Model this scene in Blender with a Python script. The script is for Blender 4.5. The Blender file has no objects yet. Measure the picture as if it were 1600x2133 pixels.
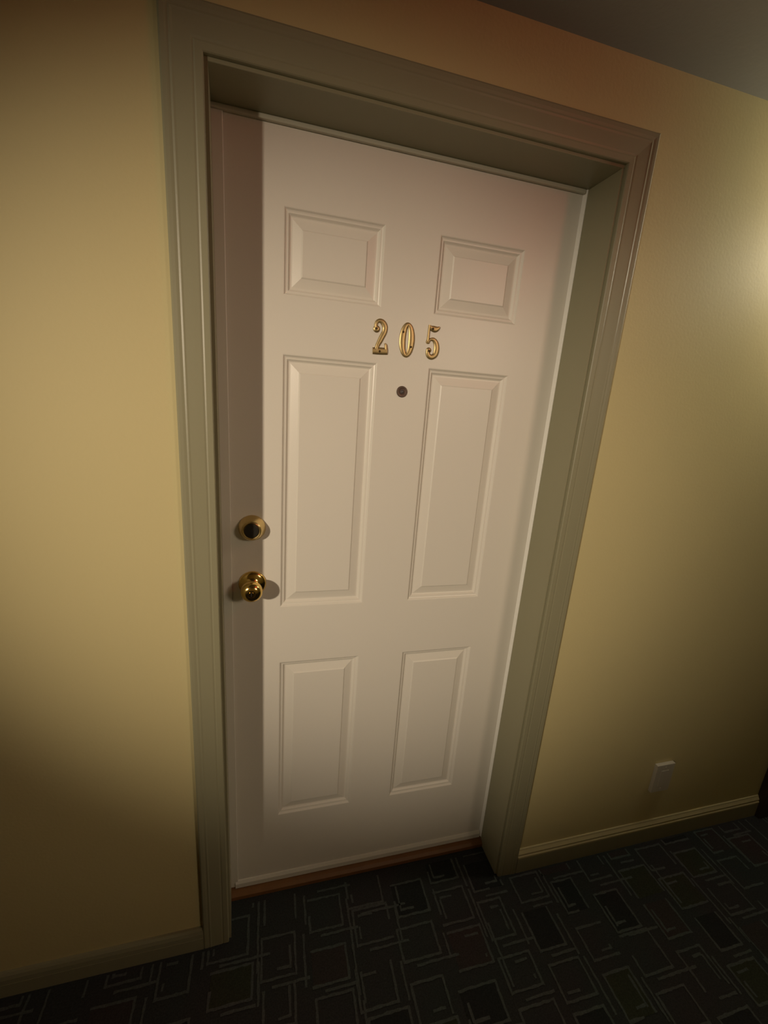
import bpy, bmesh, math, random
from mathutils import Vector

C = bpy.context.scene.collection
sc = bpy.context.scene

# ---------------------------------------------------------------- camera
cam_d = bpy.data.cameras.new('camera')
cam_d.sensor_fit = 'HORIZONTAL'; cam_d.sensor_width = 36.0
cam_d.lens = 887.0 / 1600.0 * 36.0
cam_d.clip_start = 0.02
cam = bpy.data.objects.new('camera', cam_d); C.objects.link(cam)
cam.location = (0.10364, -1.0468, 1.51894)
cam.rotation_euler = (1.31567, -0.07096, -0.25139)
sc.camera = cam

# ---------------------------------------------------------------- world, exposure, lamps
w = bpy.data.worlds.new('world'); sc.world = w; w.use_nodes = True
w.node_tree.nodes['Background'].inputs[0].default_value = (1.0, 0.8, 0.6, 1)
w.node_tree.nodes['Background'].inputs[1].default_value = 0.02
sc.view_settings.view_transform = 'Standard'
sc.view_settings.look = 'None'
sc.view_settings.gamma = 1.0
sc.view_settings.use_curve_mapping = False
sc.view_settings.exposure = 0.0

GLASS_LEFT = 0.6
GLASS_FILL = 0.6
GLASS_DOORWALL = 38.0
def lamp_spot(pos, power, col, deg, soft, aim):
    sd = bpy.data.lights.new('unseen_lamp', 'SPOT')
    sd.energy = power; sd.color = col; sd.spot_size = math.radians(deg); sd.spot_blend = 1.0; sd.shadow_soft_size = soft  # narrow blended cone imitates the lens darkening towards the corners
    so = bpy.data.objects.new('unseen_lamp', sd); C.objects.link(so)
    so.location = pos; so.rotation_euler = (Vector(aim) - Vector(pos)).to_track_quat('-Z', 'Y').to_euler()
lamp_spot((-1.73, -2.42, 1.99), 254.0, (1.0, 0.825, 0.62), 36.5, 0.06, (0.42, 0, 1.22))
lamp_spot((1.745, -2.36, 2.08), 58.0, (1.0, 0.80, 0.58), 47, 0.24, (0.25, 0, 1.05))  # added soft fill for the strip in the left jamb's shadow

# ---------------------------------------------------------------- dimensions
D = 0.1155            # depth of the door recess
XL, XR = 0.0, 0.8416  # jamb faces
ZH = 2.045            # head jamb
ZC = 2.24             # ceiling
YB = -2.60            # opposite wall
X0, X1 = -3.4, 4.2    # corridor ends
XT = 2.009            # next door's trim

# ---------------------------------------------------------------- materials
def mat(name, col, rough=0.5, metal=0.0, spec=0.5, bump=0.0, bscale=200.0, var=0.0, vscale=4.0, emit=None, estr=0.0, coat=0.0):
    m = bpy.data.materials.new(name); m.use_nodes = True
    nt = m.node_tree; b = nt.nodes['Principled BSDF']
    b.inputs['Base Color'].default_value = (*col, 1)
    b.inputs['Roughness'].default_value = rough
    b.inputs['Metallic'].default_value = metal
    b.inputs['Specular IOR Level'].default_value = spec
    b.inputs['Coat Weight'].default_value = coat
    tc = nt.nodes.new('ShaderNodeTexCoord')
    if var:
        n = nt.nodes.new('ShaderNodeTexNoise'); n.inputs['Scale'].default_value = vscale; n.inputs['Detail'].default_value = 4
        r = nt.nodes.new('ShaderNodeMapRange'); r.inputs['To Min'].default_value = 1 - var; r.inputs['To Max'].default_value = 1 + var
        mx = nt.nodes.new('ShaderNodeVectorMath'); mx.operation = 'SCALE'; mx.inputs[0].default_value = col
        nt.links.new(tc.outputs['Object'], n.inputs['Vector']); nt.links.new(n.outputs['Fac'], r.inputs['Value'])
        nt.links.new(r.outputs['Result'], mx.inputs['Scale']); nt.links.new(mx.outputs['Vector'], b.inputs['Base Color'])
    if bump:
        n = nt.nodes.new('ShaderNodeTexNoise'); n.inputs['Scale'].default_value = bscale; n.inputs['Detail'].default_value = 2
        bp = nt.nodes.new('ShaderNodeBump'); bp.inputs['Strength'].default_value = bump; bp.inputs['Distance'].default_value = 0.001
        nt.links.new(tc.outputs['Object'], n.inputs['Vector']); nt.links.new(n.outputs['Fac'], bp.inputs['Height'])
        nt.links.new(bp.outputs['Normal'], b.inputs['Normal'])
    if emit:
        b.inputs['Emission Color'].default_value = (*emit, 1); b.inputs['Emission Strength'].default_value = estr
    return m

M = {
 'wall':  mat('wall_paint', (0.59, 0.51, 0.265), 0.6, spec=0.3, bump=0.25, bscale=140, var=0.02),
 'lit_cap': mat('lit_cap_tone', (0.50, 0.43, 0.24), 0.5),  # lighter colour stands in for light catching the right baseboard's top
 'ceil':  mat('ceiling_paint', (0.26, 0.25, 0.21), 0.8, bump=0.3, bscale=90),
 'trim':  mat('trim_paint', (0.285, 0.27, 0.17), 0.42, bump=0.12, bscale=160, var=0.03),
 'door':  mat('door_paint', (0.745, 0.715, 0.635), 0.36, bump=0.10, bscale=300, var=0.015),
 'strip': mat('weatherstrip_vinyl', (0.55, 0.53, 0.42), 0.4),
 'whitestrip': mat('white_vinyl', (0.86, 0.85, 0.78), 0.4),
 'sweep': mat('sweep_paint', (0.72, 0.70, 0.62), 0.4),
 'brass': mat('polished_brass', (0.80, 0.56, 0.18), 0.16, metal=1.0),
 'brass2': mat('brushed_brass', (0.50, 0.38, 0.18), 0.42, metal=0.9),
 'brass3': mat('satin_brass', (0.66, 0.50, 0.22), 0.30, metal=1.0),
 'dark':  mat('dark_metal', (0.05, 0.045, 0.035), 0.35, metal=0.6),
 'hole':  mat('screw_recess', (0.06, 0.035, 0.01), 0.5, metal=0.5),
 'peep':  mat('bronze_viewer', (0.15, 0.105, 0.085), 0.5, metal=0.7),
 'lens':  mat('viewer_glass', (0.10, 0.09, 0.09), 0.05, coat=1.0),
 'wood':  mat('threshold_wood', (0.19, 0.085, 0.022), 0.5, bump=0.2, bscale=60, var=0.2, vscale=20),
 'browntrim': mat('dark_brown_trim', (0.06, 0.035, 0.018), 0.5),
 'plastic': mat('white_plastic', (0.54, 0.50, 0.41), 0.4),
 'slot':  mat('slot_black', (0.02, 0.02, 0.02), 0.6),
 'bronze': mat('sconce_metal', (0.25, 0.18, 0.09), 0.4, metal=1.0),
 'glass_l': mat('sconce_glass_warm', (0.8, 0.75, 0.6), 0.4, emit=(1.0, 0.80, 0.55), estr=GLASS_LEFT),
 'glass_r': mat('dome_glass_pale', (0.8, 0.78, 0.66), 0.4, emit=(1.0, 0.90, 0.70), estr=GLASS_DOORWALL),
 'glass_f': mat('fill_glass_far', (0.8, 0.75, 0.6), 0.4, emit=(1.0, 0.80, 0.55), estr=GLASS_FILL),
 'red':   mat('red_lit_face', (0.5, 0.02, 0.02), 0.4, emit=(1.0, 0.06, 0.05), estr=9.0),
 'housing': mat('housing_white', (0.6, 0.58, 0.5), 0.5),
}

def carpet(name, base, amp):
    m = bpy.data.materials.new(name); m.use_nodes = True
    nt = m.node_tree; b = nt.nodes['Principled BSDF']; b.inputs['Roughness'].default_value = 0.95
    b.inputs['Specular IOR Level'].default_value = 0.1
    tc = nt.nodes.new('ShaderNodeTexCoord')
    n = nt.nodes.new('ShaderNodeTexNoise'); n.inputs['Scale'].default_value = 260; n.inputs['Detail'].default_value = 3
    big = nt.nodes.new('ShaderNodeTexNoise'); big.inputs['Scale'].default_value = 5
    ramp = nt.nodes.new('ShaderNodeValToRGB')
    e = ramp.color_ramp.elements
    e[0].position = 0.35; e[0].color = (base[0]*1.05, base[1]*0.95, base[2]*0.95, 1)
    e[1].position = 0.65; e[1].color = (base[0]*0.92, base[1]*1.05, base[2]*0.98, 1)
    r = nt.nodes.new('ShaderNodeMapRange'); r.inputs['To Min'].default_value = 1-amp; r.inputs['To Max'].default_value = 1+amp
    mx = nt.nodes.new('ShaderNodeVectorMath'); mx.operation = 'SCALE'
    bp = nt.nodes.new('ShaderNodeBump'); bp.inputs['Strength'].default_value = 0.6; bp.inputs['Distance'].default_value = 0.002
    L = nt.links.new
    L(tc.outputs['Object'], n.inputs['Vector']); L(tc.outputs['Object'], big.inputs['Vector'])
    L(big.outputs['Fac'], ramp.inputs['Fac']); L(n.outputs['Fac'], r.inputs['Value'])
    L(ramp.outputs['Color'], mx.inputs[0]); L(r.outputs['Result'], mx.inputs['Scale']); L(mx.outputs['Vector'], b.inputs['Base Color'])
    L(n.outputs['Fac'], bp.inputs['Height']); L(bp.outputs['Normal'], b.inputs['Normal'])
    return m
M['carpet'] = carpet('carpet_dark', (0.034, 0.035, 0.036), 0.5)
M['carpet_line'] = carpet('carpet_line_yarn', (0.074, 0.080, 0.078), 0.5)
M['carpet_black'] = carpet('carpet_black_yarn', (0.023, 0.024, 0.025), 0.5)
M['carpet_olive'] = carpet('carpet_olive_yarn', (0.035, 0.038, 0.026), 0.5)
M['carpet_rust'] = carpet('carpet_rust_yarn', (0.040, 0.033, 0.033), 0.5)

# ---------------------------------------------------------------- helpers
def obj(name, bm, m, parent=None, smooth=False):
    me = bpy.data.meshes.new(name); bmesh.ops.recalc_face_normals(bm, faces=bm.faces)
    bm.to_mesh(me); bm.free()
    for x in (m if isinstance(m, list) else [m]): me.materials.append(x)
    if smooth:
        for p in me.polygons: p.use_smooth = True
        try: me.set_sharp_from_angle(angle=math.radians(35))
        except Exception: pass
    o = bpy.data.objects.new(name, me); C.objects.link(o)
    if parent: o.parent = parent; o.matrix_parent_inverse = parent.matrix_world.inverted()
    return o
def empty(name, loc, label=None, cat=None, kind=None, group=None):
    o = bpy.data.objects.new(name, None); C.objects.link(o); o.location = loc; o.empty_display_size = 0.05
    bpy.context.view_layer.update()
    tag(o, label, cat, kind, group); return o
def tag(o, label=None, cat=None, kind=None, group=None):
    if label: o['label'] = label
    if cat: o['category'] = cat
    if kind: o['kind'] = kind
    if group: o['group'] = group
    return o
def box(bm, x0, x1, y0, y1, z0, z1, bev=0.0):
    vs = [bm.verts.new((x, y, z)) for x in (x0, x1) for y in (y0, y1) for z in (z0, z1)]
    fs = [bm.faces.new([vs[i] for i in f]) for f in ((0,1,3,2),(4,6,7,5),(0,4,5,1),(2,3,7,6),(0,2,6,4),(1,5,7,3))]
    if bev:
        es = {e for f in fs for e in f.edges}
        bmesh.ops.bevel(bm, geom=list(es), offset=bev, segments=2, affect='EDGES', profile=0.5)
    return bm
def boxo(name, dims, m, parent=None, bev=0.0):
    return obj(name, box(bmesh.new(), *dims, bev), m, parent)
def lathe(bm, c, prof, n=40, sx=1.0, sz=1.0):
    """prof: (radius, distance out of the surface towards -y)"""
    rings = []
    for r, d in prof:
        if r < 1e-6: rings.append([bm.verts.new((c[0], c[1]-d, c[2]))])
        else: rings.append([bm.verts.new((c[0]+sx*r*math.cos(2*math.pi*i/n), c[1]-d, c[2]+sz*r*math.sin(2*math.pi*i/n))) for i in range(n)])
    for a, b in zip(rings, rings[1:]):
        for i in range(n):
            j = (i+1) % n
            if len(a) == 1 and len(b) == 1: continue
            if len(a) == 1: bm.faces.new((a[0], b[i], b[j]))
            elif len(b) == 1: bm.faces.new((a[i], a[j], b[0]))
            else: bm.faces.new((a[i], a[j], b[j], b[i]))
    return bm

# ---------------------------------------------------------------- corridor shell
bm = bmesh.new()
WB = 0.02    # wall is solid from y=-D to y=WB+...
box(bm, X0, XL-0.03, -D, 0.06, 0, ZC); box(bm, XR+0.02, X1, -D, 0.06, 0, ZC); box(bm, XL-0.03, XR+0.02, -D, 0.06, ZH+0.02, ZC)
tag(obj('wall_front', bm, M['wall']), kind='structure')
tag(boxo('wall_back', (X0, X1, YB-0.1, YB, 0, ZC), M['wall']), kind='structure')
tag(boxo('wall_left', (X0-0.1, X0, YB-0.1, 0.06, 0, ZC), M['wall']), kind='structure')
tag(boxo('wall_right', (X1, X1+0.1, YB-0.1, 0.06, 0, ZC), M['wall']), kind='structure')
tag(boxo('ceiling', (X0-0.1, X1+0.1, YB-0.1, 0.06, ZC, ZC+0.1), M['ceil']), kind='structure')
floor = tag(boxo('floor', (X0-0.1, X1+0.1, YB-0.1, 0.06, -0.1, 0), M['carpet']), kind='structure')

# woven figure of the carpet: broken rectangle outlines and filled blocks
random.seed(11); LV = [0]
lines = bmesh.new(); fills = bmesh.new()
def strip(bm, x0, x1, y0, y1, z, mi=0):
    x0, x1 = max(x0, -0.9), min(x1, 2.2); y1 = min(y1, -D-0.02 if (x1 < -0.01 or x0 > XR+0.01) else -0.04)
    if x0 < -0.01 and x1 > -0.01: y1 = min(y1, -D-0.02)
    if x1 > XR+0.01 and x0 < XR+0.01: y1 = min(y1, -D-0.02)
    if x1-x0 < 0.003 or y1-y0 < 0.003: return
    LV[0] = (LV[0]+1) % 13; z += LV[0]*.00003                     # yarn rows never lie in one plane
    j = .0012; ju = lambda: random.uniform(-j, j)
    if y1-y0 > x1-x0: n = max(1, int((y1-y0)/.010)); P = [((x0+ju(), y0+(y1-y0)*k/n, z), (x1+ju(), y0+(y1-y0)*k/n, z)) for k in range(n+1)]
    else: n = max(1, int((x1-x0)/.010)); P = [((x0+(x1-x0)*k/n, y1+ju(), z), (x0+(x1-x0)*k/n, y0+ju(), z)) for k in range(n+1)]
    V = [(bm.verts.new(a), bm.verts.new(b)) for a, b in P]
    for a, b in zip(V, V[1:]): f = bm.faces.new((a[0], a[1], b[1], b[0])); f.material_index = mi
PX, PY, LW = 0.132, 0.118, 0.0062
for i in range(-9, 22):
    for j in range(-15, 2):
        cx = i*PX + random.uniform(-.012, .012); cy = j*PY + (PY/2 if i % 2 else 0) + random.uniform(-.012, .012)
        hw = random.uniform(.038, .055); hh = random.uniform(.035, .052)
        if random.random() < .55: strip(fills, cx-hw, cx+hw, cy-hh, cy+hh, .0006, random.choice([0,0,1,2]))
        sides = [1,1,1,1]
        if random.random() < .7: sides[random.randrange(4)] = random.choice([0, .5])
        def vline(x, a, b): strip(lines, x-LW/2, x+LW/2, a, b, .0012)
        def hline(y, a, b): strip(lines, a, b, y-LW/2, y+LW/2, .0012)
        if sides[0]: vline(cx-hw, cy-hh, cy-hh+2*hh*sides[0])
        if sides[1]: vline(cx+hw, cy+hh-2*hh*sides[1], cy+hh)
        if sides[2]: hline(cy-hh, cx-hw-LW/2, cx-hw+2*hw*sides[2]+LW/2)
        if sides[3]: hline(cy+hh, cx+hw-2*hw*sides[3]-LW/2, cx+hw+LW/2)
        if random.random() < .6:                                   # second, inner hook
            s = random.choice([-1, 1]); o = .014
            vline(cx+s*(hw-o), cy-hh+o, cy+hh-random.uniform(0, .07))
            hline(cy+hh*random.choice([-1,1])*.6, cx-s*hw*.1 if s > 0 else cx+s*(hw-o), cx+s*(hw-o) if s > 0 else cx+hw*.1)
        if random.random() < .6:                                   # long runners between blocks
            x = cx+hw+random.uniform(.012, .03); vline(x, cy-hh-random.uniform(0,.07), cy+hh*random.uniform(.1, 1))
        if random.random() < .5:
            y = cy-hh-random.uniform(.012, .02); hline(y, cx-hw*.4, cx+hw+random.uniform(0,.07))
tag(obj('carpet_figure', lines, M['carpet_line'], floor), kind='stuff', label='grey yarn lines in the dark carpet')
tag(obj('carpet_blocks', fills, [M['carpet_black'], M['carpet_olive'], M['carpet_rust']], floor), kind='stuff', label='darker yarn blocks in the carpet')

# ---------------------------------------------------------------- door frame: casing, jamb, weatherstrip, threshold
trim = empty('trim_1', ((XL+XR)/2, -D, 0), kind='structure')
PROF = [(0,0),(0,.0085),(.0015,.0102),(.012,.0106),(.0150,.0098),(.0185,.0108),(.030,.0114),(.044,.0120),(.0475,.0128),(.0510,.0120),(.056,.0128),(.0625,.0130),(.066,.0108),(.066,0)]
RV = 0.006
def casing(kind):
    bm = bmesh.new(); rings = [[], []]
    for u, t in PROF:
        y = -D - t
        if kind == 'left':   a, b = (XL-RV-u, y, 0), (XL-RV-u, y, ZH+RV+u)
        elif kind == 'right': a, b = (XR+RV+u, y, 0), (XR+RV+u, y, ZH+RV+u)
        else: a, b = (XL-RV-u, y, ZH+RV+u), (XR+RV+u, y, ZH+RV+u)
        rings[0].append(bm.verts.new(a)); rings[1].append(bm.verts.new(b))
    n = len(PROF)
    for i in range(n): bm.faces.new((rings[0][i], rings[0][(i+1)%n], rings[1][(i+1)%n], rings[1][i]))
    bm.faces.new(rings[0]); bm.faces.new(rings[1][::-1])
    return bm
for k in ('left', 'right', 'head'): obj('casing', casing(k), M['trim'], trim)
bm = bmesh.new()                                                     # the left jamb splays back a little
q = [(XL-.03, -D-.0005), (XL, -D-.0005), (XL-.014, .06), (XL-.03, .06)]
ra = [[bm.verts.new((x, y, z)) for x, y in q] for z in (0, ZH)]
for i in range(4): bm.faces.new((ra[0][i], ra[0][(i+1)%4], ra[1][(i+1)%4], ra[1][i]))
bm.faces.new(ra[0]); bm.faces.new(ra[1][::-1]); obj('jamb', bm, M['trim'], trim)
boxo('jamb', (XR, XR+.02, -D-.0005, .06, 0, ZH), M['trim'], trim, .0012)
boxo('head_jamb', (XL-.02, XR+.02, -D-.0005, .06, ZH, ZH+.02), M['trim'], trim, .0012)
boxo('weatherstrip', (XL-.0138, XL+.012, -.0045, -.0005, .03, ZH), M['sweep'], trim, .0015)
bm = bmesh.new(); ra = [[bm.verts.new(p+(z,)) for p in ((XR-.0065, -.0004), (XR-.0055, -.0025), (XR-.0015, -.0095), (XR-.0002, -.0095), (XR-.0002, -.0004))] for z in (.03, ZH)]
for i in range(5): bm.faces.new((ra[0][i], ra[0][(i+1)%5], ra[1][(i+1)%5], ra[1][i]))
bm.faces.new(ra[0]); bm.faces.new(ra[1][::-1]); obj('weatherstrip', bm, M['whitestrip'], trim)
boxo('weatherstrip', (XL-.0135, XR-.005, -.010, -.0005, ZH-.009, ZH), M['strip'], trim, .002)
bm = bmesh.new()
pr = [(-.022, 0), (-.022, .012), (-.015, .019), (.0, .026), (.058, .026), (.058, 0)]
ra = [[bm.verts.new((x, y, z)) for y, z in pr] for x in (XL-.012, XR)]
for i in range(6): bm.faces.new((ra[0][i], ra[0][(i+1)%6], ra[1][(i+1)%6], ra[1][i]))
bm.faces.new(ra[0]); bm.faces.new(ra[1][::-1])
tag(obj('threshold', bm, M['wood'], trim), label='reddish brown wooden threshold')

# ---------------------------------------------------------------- baseboards
def baseboard(name, x0, x1, h, capm=None, plain=False):
    r = empty(name, ((x0+x1)/2, -D, 0), kind='structure')
    hc = h - .030
    bm = bmesh.new(); box(bm, x0, x1, -D-.013, -D, 0, hc, 0); obj('board', bm, M['trim'], r)
    P = [(0,hc),(.013,hc),(.013,hc+.006),(.0095,hc+.010),(.011,hc+.016),(.0055,hc+.025),(.004,h),(0,h)]
    if plain: P = [(0,hc),(.0125,hc),(.0118,hc+.014),(.0095,hc+.024),(.006,h),(0,h)]
    bm = bmesh.new(); ra = [[bm.verts.new((x, -D-t, z)) for t, z in P] for x in (x0, x1)]
    n = len(P)
    for i in range(n): bm.faces.new((ra[0][i], ra[0][(i+1)%n], ra[1][(i+1)%n], ra[1][i]))
    bm.faces.new(ra[0]); bm.faces.new(ra[1][::-1])
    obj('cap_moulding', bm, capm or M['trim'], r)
    return r
baseboard('baseboard_left', X0, XL-RV-.066, .072, plain=True)
baseboard('baseboard_right', XR+RV+.066, XT, .092, M['lit_cap'])
tag(boxo('trim_2', (XT, XT+.075, -D-.03, -D, 0, 2.11), M['browntrim'], None, .003), kind='structure')

# ---------------------------------------------------------------- the door
door = empty('door_1', ((XL+XR)/2, 0, 0.034), kind='structure')
DX0, DX1, DZ0, DZ1 = -.012, XR-.002, .028, ZH-.002
xs = [DX0, .1288, .3496, .4801, .7010, DX1]
zs = [DZ0, .2803, .8103, .9765, 1.6057, 1.7275, 1.8979, DZ1]
bm = bmesh.new()
gv = {}
def gvert(i, j):
    if (i, j) not in gv: gv[i, j] = bm.verts.new((xs[i], 0, zs[j]))
    return gv[i, j]
holes = [(i, j) for i in (1, 3) for j in (1, 3, 5)]
for i in range(5):
    for j in range(7):
        if (i, j) in holes: continue
        bm.faces.new((gvert(i, j), gvert(i+1, j), gvert(i+1, j+1), gvert(i, j+1)))
bk = [bm.verts.new((x, .044, z)) for x, z in ((DX0, DZ0), (DX1, DZ0), (DX1, DZ1), (DX0, DZ1))]
bm.faces.new(bk)
# rim
bot = [gvert(i, 0) for i in range(6)]; top = [gvert(i, 7) for i in range(6)]
lef = [gvert(0, j) for j in range(8)]; rig = [gvert(5, j) for j in range(8)]
bm.faces.new(bot[::-1] + [bk[0], bk[1]]); bm.faces.new(top + [bk[2], bk[3]])
bm.faces.new(lef + [bk[3], bk[0]]); bm.faces.new(rig[::-1] + [bk[1], bk[2]])
obj('door_slab', bm, M['door'], door)
# raised panels, pressed profile: (inset, depth)
PP = [(0, 0), (.0018, .0006), (.0045, .0038), (.0070, .0050), (.0100, .0053), (.0140, .0096), (.0160, .0104), (.0190, .0100), (.0375, .0048), (.0395, .0032), (.0405, .0026)]
for i, j in holes:
    x0, x1, z0, z1 = xs[i], xs[i+1], zs[j], zs[j+1]
    bm = bmesh.new(); rings = []
    for ins, d in PP:
        rings.append([bm.verts.new((x, d, z)) for x, z in ((x0+ins, z0+ins), (x1-ins, z0+ins), (x1-ins, z1-ins), (x0+ins, z1-ins))])
    for a, b in zip(rings, rings[1:]):
        for k in range(4): bm.faces.new((a[k], a[(k+1)%4], b[(k+1)%4], b[k]))
    bm.faces.new(rings[-1])
    obj('panel', bm, M['door'], door)
bm = bmesh.new()
pr = [(0, .028), (-.007, .028), (-.0075, .044), (-.003, .052), (0, .053)]
ra = [[bm.verts.new((x, y-.0004, z)) for y, z in pr] for x in (DX0+.016, DX1-.005)]
for i in range(5): bm.faces.new((ra[0][i], ra[0][(i+1)%5], ra[1][(i+1)%5], ra[1][i]))
bm.faces.new(ra[0]); bm.faces.new(ra[1][::-1])
obj('door_sweep', bm, M['sweep'], door)

# ---- brass numbers
def catmull(p, n=7):
    out = []
    q = [p[0]] + list(p) + [p[-1]]
    for k in range(1, len(q)-2):
        a, b, c, d = q[k-1:k+3]
        for s in range(n):
            t = s/n
            out.append(tuple(.5*((2*b[m]) + (-a[m]+c[m])*t + (2*a[m]-5*b[m]+4*c[m]-d[m])*t*t + (-a[m]+3*b[m]-3*c[m]+d[m])*t**3) for m in range(3)))
    out.append(tuple(q[-2])); return out
SEC = [(-1, 0), (-1, .45), (-.82, .8), (-.45, 1.0), (0, 1.05), (.45, 1.0), (.82, .8), (1, .45), (1, 0)]
def stroke(bm, pts, h=.0036, closed=False, smooth=True, k=7):
    P = catmull(pts, k) if smooth else pts
    n = len(P); rings = []
    for i, (x, z, w_) in enumerate(P):
        a = P[(i-1) % n] if (closed or i) else P[i]; b = P[(i+1) % n] if (closed or i < n-1) else P[i]
        t = Vector((b[0]-a[0], b[1]-a[1]));  t = t.normalized() if t.length > 1e-9 else Vector((1, 0))
        nx, nz = -t.y, t.x; w_ = max(w_, .0006)
        rings.append([bm.verts.new((x+nx*s*w_, -.0002-hh*h, z+nz*s*w_)) for s, hh in SEC])
    m = len(SEC)
    rng = range(n if closed else n-1)
    for i in rng:
        a, b = rings[i], rings[(i+1) % n]
        for j in range(m-1): bm.faces.new((a[j], a[j+1], b[j+1], b[j]))
    if not closed: bm.faces.new(rings[0]); bm.faces.new(rings[-1][::-1])
def disc(bm, x, z, r, h=.0036): lathe(bm, (x, 0, z), [(r, .0002), (r, h*.45), (r*.85, h*.8), (r*.5, h), (0, h*1.05)], 24)
def screw(x, z, r, parent):
    obj('screw', lathe(bmesh.new(), (x, 0, z), [(r, .0034), (r, .0043), (r*.6, .0045), (0, .0042)], 14), M['hole'], parent)
G = 'brass numbers on the door'
bm = bmesh.new()
stroke(bm, [(0.3404,1.6835,.0034),(0.3402,1.6901,.0036),(0.3425,1.6961,.0038),(0.3484,1.699,.0045),(0.3554,1.6969,.0058),(0.3605,1.691,.0064),(0.3627,1.6843,.0060),(0.3615,1.6753,.0059),(0.3570,1.6658,.0061),(0.3516,1.6541,.0057),(0.3469,1.6445,.0047),(0.3443,1.6343,.0045)])
stroke(bm, [(0.3360,1.6318,.0074),(0.3455,1.6324,.0080),(0.3547,1.6328,.0080),(0.3639,1.6332,.0078),(0.3716,1.6336,.0076)])
stroke(bm, [(0.3685,1.6318,.0033),(0.3680,1.641,.0035),(0.3670,1.6472,.0029),(0.3645,1.6508,.0015)])
disc(bm, .3422, 1.6805, .0080)
two = tag(obj('number_two', bm, M['brass2'], door, True), label='brass number 2, leftmost of the door numbers'); 
screw(.3421, 1.6811, .0025, two); screw(.3526, 1.6317, .0026, two)
bm = bmesh.new(); ring = []
for k in range(48):
    t = 2*math.pi*k/48; cx, cz = .4184, 1.6634
    # outer 0.0192 x 0.0395, inner 0.0036 x 0.0300
    ox, oz = .0192*math.cos(t), .0395*math.sin(t); ix, iz = .0038*math.cos(t), .0300*math.sin(t)
    mx_, mz_ = (ox+ix)/2, (oz+iz)/2
    ring.append((cx+mx_-.010*mz_*.6, cz+mz_, math.hypot(ox-ix, oz-iz)/2*(1 if abs(math.cos(t)) > .2 else 1)))
stroke(bm, ring, closed=True, smooth=False)
zero = tag(obj('number_zero', bm, M['brass2'], door, True), label='brass number 0, middle of the door numbers')
screw(.4075, 1.6804, .0026, zero); screw(.4290, 1.6487, .0026, zero)
bm = bmesh.new()
stroke(bm, [(0.4735,1.7010,.0030),(0.4762,1.6979,.0052),(0.4814,1.6957,.0068),(0.4879,1.6950,.0070),(0.4941,1.6975,.0048),(0.4979,1.7015,.0014)])
stroke(bm, [(0.4723,1.7031,.0022),(0.4719,1.689,.0023),(0.4715,1.6777,.0024),(0.4716,1.6665,.0030)])
stroke(bm, [(0.4719,1.6655,.0026),(0.4776,1.6708,.0034),(0.4856,1.6712,.0047),(0.4923,1.6647,.0061),(0.4955,1.6546,.0066),(0.4955,1.645,.0068),(0.4925,1.6361,.0064),(0.4850,1.6312,.0060),(0.4778,1.6328,.0058),(0.4737,1.639,.0050),(0.4735,1.6447,.0046)])
disc(bm, .4717, 1.6650, .0050); disc(bm, .4755, 1.6462, .0064)
five = tag(obj('number_five', bm, M['brass2'], door, True), label='brass number 5, rightmost of the door numbers')
screw(.4809, 1.6949, .0029, five); screw(.4761, 1.6443, .0029, five)

# ---- peephole
pe = empty('peephole', (.416, 0, 1.544)); pe.parent = door; pe.matrix_parent_inverse = door.matrix_world.inverted(); pe['label'] = 'dark bronze door viewer'
bpy.context.view_layer.update()
obj('flange', lathe(bmesh.new(), (.416, 0, 1.544), [(.0135, .0002), (.0135, .0020), (.0122, .0034), (.0105, .0036), (.0085, .0026), (.0062, .0022), (.0062, .0040), (.0050, .0042), (.0046, .0030), (0, .0030)], 36), M['peep'], pe, True)
obj('lens', lathe(bmesh.new(), (.416, 0, 1.544), [(.0046, .0030), (.0035, .0045), (.0018, .0052), (0, .0054)], 24), M['lens'], pe, True)

# ---- deadbolt
db = empty('deadbolt', (.0605, 0, 1.195)); db.parent = door; db.matrix_parent_inverse = door.matrix_world.inverted(); db['label'] = 'brass deadbolt with a dark lock face'
bpy.context.view_layer.update()
obj('collar', lathe(bmesh.new(), (.0605, 0, 1.195), [(.0325, .0002), (.0325, .003), (.0315, .006), (.0245, .0235), (.0225, .0275), (.0200, .0290), (.0178, .0285), (.0172, .0265), (0, .0265)], 48), M['brass3'], db, True)
obj('lock_face', lathe(bmesh.new(), (.0605, 0, 1.195), [(.0168, .0266), (.0168, .0285), (.0158, .0292), (0, .0292)], 36), M['dark'], db, True)
boxo('keyhole', (.0596, .0614, -.0296, -.0290, 1.189, 1.201), M['slot'], db)

# ---- knob
kb = empty('door_knob', (.0605, 0, 1.047)); kb.parent = door; kb.matrix_parent_inverse = door.matrix_world.inverted(); kb['label'] = 'polished brass round door knob'
bpy.context.view_layer.update()
kc = (.0605, 0, 1.047)
obj('rose', lathe(bmesh.new(), kc, [(.0335, .0002), (.0335, .0025), (.0320, .0055), (.0270, .0085), (.0200, .0100), (.0145, .0125), (.0125, .0150), (0, .0150)], 48), M['brass'], kb, True)
kp = [(.0115, .0140), (.0110, .0220), (.0120, .0265), (.0165, .0305), (.0225, .0365), (.0255, .0430), (.0262, .0490), (.0250, .0550), (.0215, .0605), (.0165, .0640), (.0120, .0655), (.0095, .0658), (.0090, .0650), (0, .0650)]
obj('knob', lathe(bmesh.new(), kc, kp, 48), M['brass'], kb, True)
obj('lock_core', lathe(bmesh.new(), kc, [(.0062, .0650), (.0060, .0660), (0, .0661)], 24), M['brass'], kb, True)
boxo('keyhole', (.0598, .0612, -.0668, -.0661, 1.042, 1.052), M['slot'], kb)

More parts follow.
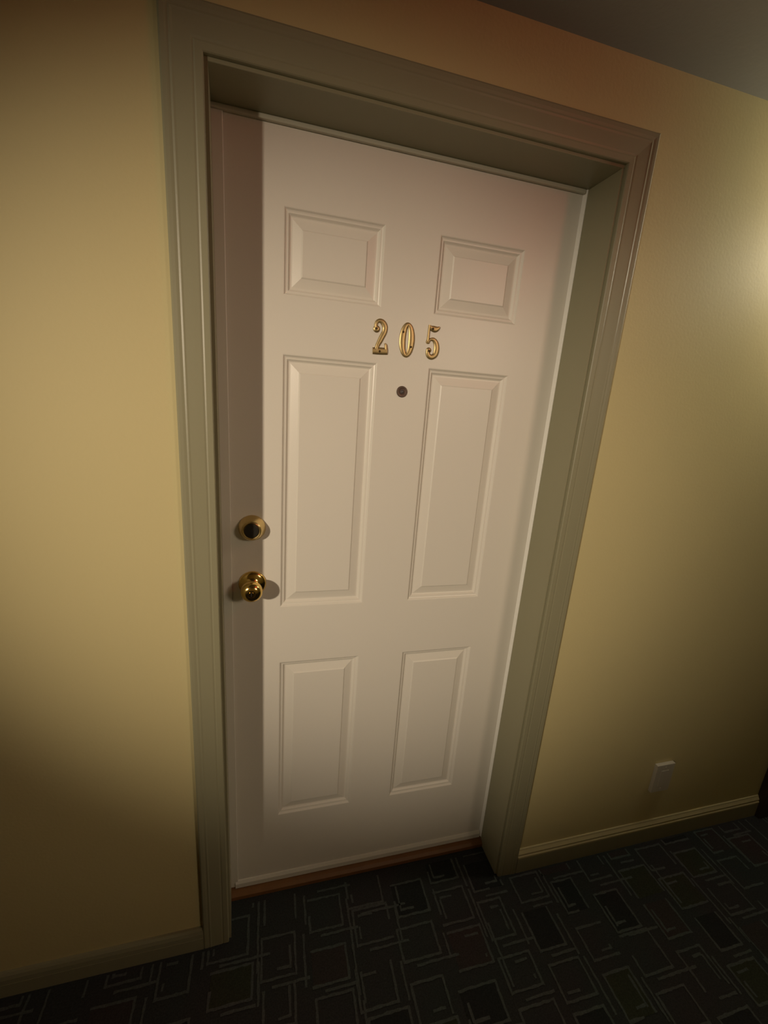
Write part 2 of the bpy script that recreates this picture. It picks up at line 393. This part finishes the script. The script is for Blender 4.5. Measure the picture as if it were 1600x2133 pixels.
# ---------------------------------------------------------------- wall outlet
ol = empty('wall_plate', (1.457, -D, .295), 'small pale wall plate low on the wall right of the door, top edge lit', 'outlet cover')
bm = bmesh.new(); box(bm, 1.418, 1.496, -D-.0125, -D-.0003, .236, .353, .0012); obj('cover_plate', bm, M['plastic'], ol)
obj('insert', box(bmesh.new(), 1.4405, 1.4735, -D-.0134, -D-.0120, .262, .328, .0006), M['plastic'], ol)
for zc in (.3405, .2495): obj('screw', lathe(bmesh.new(), (1.457, -D-.0124, zc), [(.0032, 0), (.003, .0008), (0, .001)], 14), M['plastic'], ol, True)

# ---------------------------------------------------------------- corridor lamps, all outside the frame; they light the place, the right opposite one as added fill
def sconce(x, y, z, s, glass, label):
    """s = -1: hangs on the door wall, s = +1: hangs on the opposite wall (sticks out along s*y)"""
    r = empty('unseen_sconce', (x, y, z), label, 'lamp')
    bm = bmesh.new(); box(bm, x-.05, x+.05, min(y, y+s*.018), max(y, y+s*.018), z-.11, z+.05, .004); obj('back_plate', bm, M['bronze'], r)
    bm = bmesh.new(); n, m = 20, 8; rows = []
    for j in range(m+1):
        a = math.pi/2*j/m; rr = .12*math.sin(a)**.8; zz = z-.10*math.cos(a)
        rows.append([bm.verts.new((x+rr*math.cos(math.pi*i/n), y+s*(.019+.85*rr*math.sin(math.pi*i/n)), zz)) for i in range(n+1)] if j else [bm.verts.new((x, y+s*.019, zz))])
    for a, b in zip(rows, rows[1:]):
        for i in range(n):
            if len(a) == 1: bm.faces.new((a[0], b[i], b[i+1]))
            else: bm.faces.new((a[i], a[i+1], b[i+1], b[i]))
    obj('glass_bowl', bm, glass, r, True)
    return r
sconce(-1.73, YB, 1.97, 1, M['glass_l'], 'half bowl glass wall lamp opposite the door, to its left')
sconce(1.745, YB, 2.06, 1, M['glass_f'], 'added fill lamp, half bowl glass, unseen opposite the door, to its right')
gl = empty('globe_lamp', (1.72, -D, 2.05), 'glass globe wall lamp on a short arm, right of the door', 'lamp')
obj('back_plate', lathe(bmesh.new(), (1.72, -D, 2.05), [(.055, 0), (.055, .008), (.03, .016), (.012, .018), (.012, .06), (.03, .062), (.03, .072), (0, .072)], 28), M['bronze'], gl, True)
gp = [(.028, .072)] + [(.09*math.sin(a), .145-.09*math.cos(a)) for a in (.5, .8, 1.1, 1.4, 1.7, 2.0, 2.3, 2.6, 2.9)] + [(0, .235)]
obj('glass_globe', lathe(bmesh.new(), (1.72, -D, 2.05), gp, 32), M['glass_r'], gl, True)
sg = empty('lit_sign', (1.19, -.93, ZC), 'red lit box sign hanging from the ceiling', 'sign')
obj('housing', box(bmesh.new(), 1.165, 1.215, -1.08, -.78, 2.02, 2.20, .004), M['housing'], sg)
obj('red_face', box(bmesh.new(), 1.161, 1.1645, -1.06, -.80, 2.04, 2.18), M['red'], sg)
obj('hanger', box(bmesh.new(), 1.18, 1.20, -.95, -.91, 2.2, ZC), M['housing'], sg)
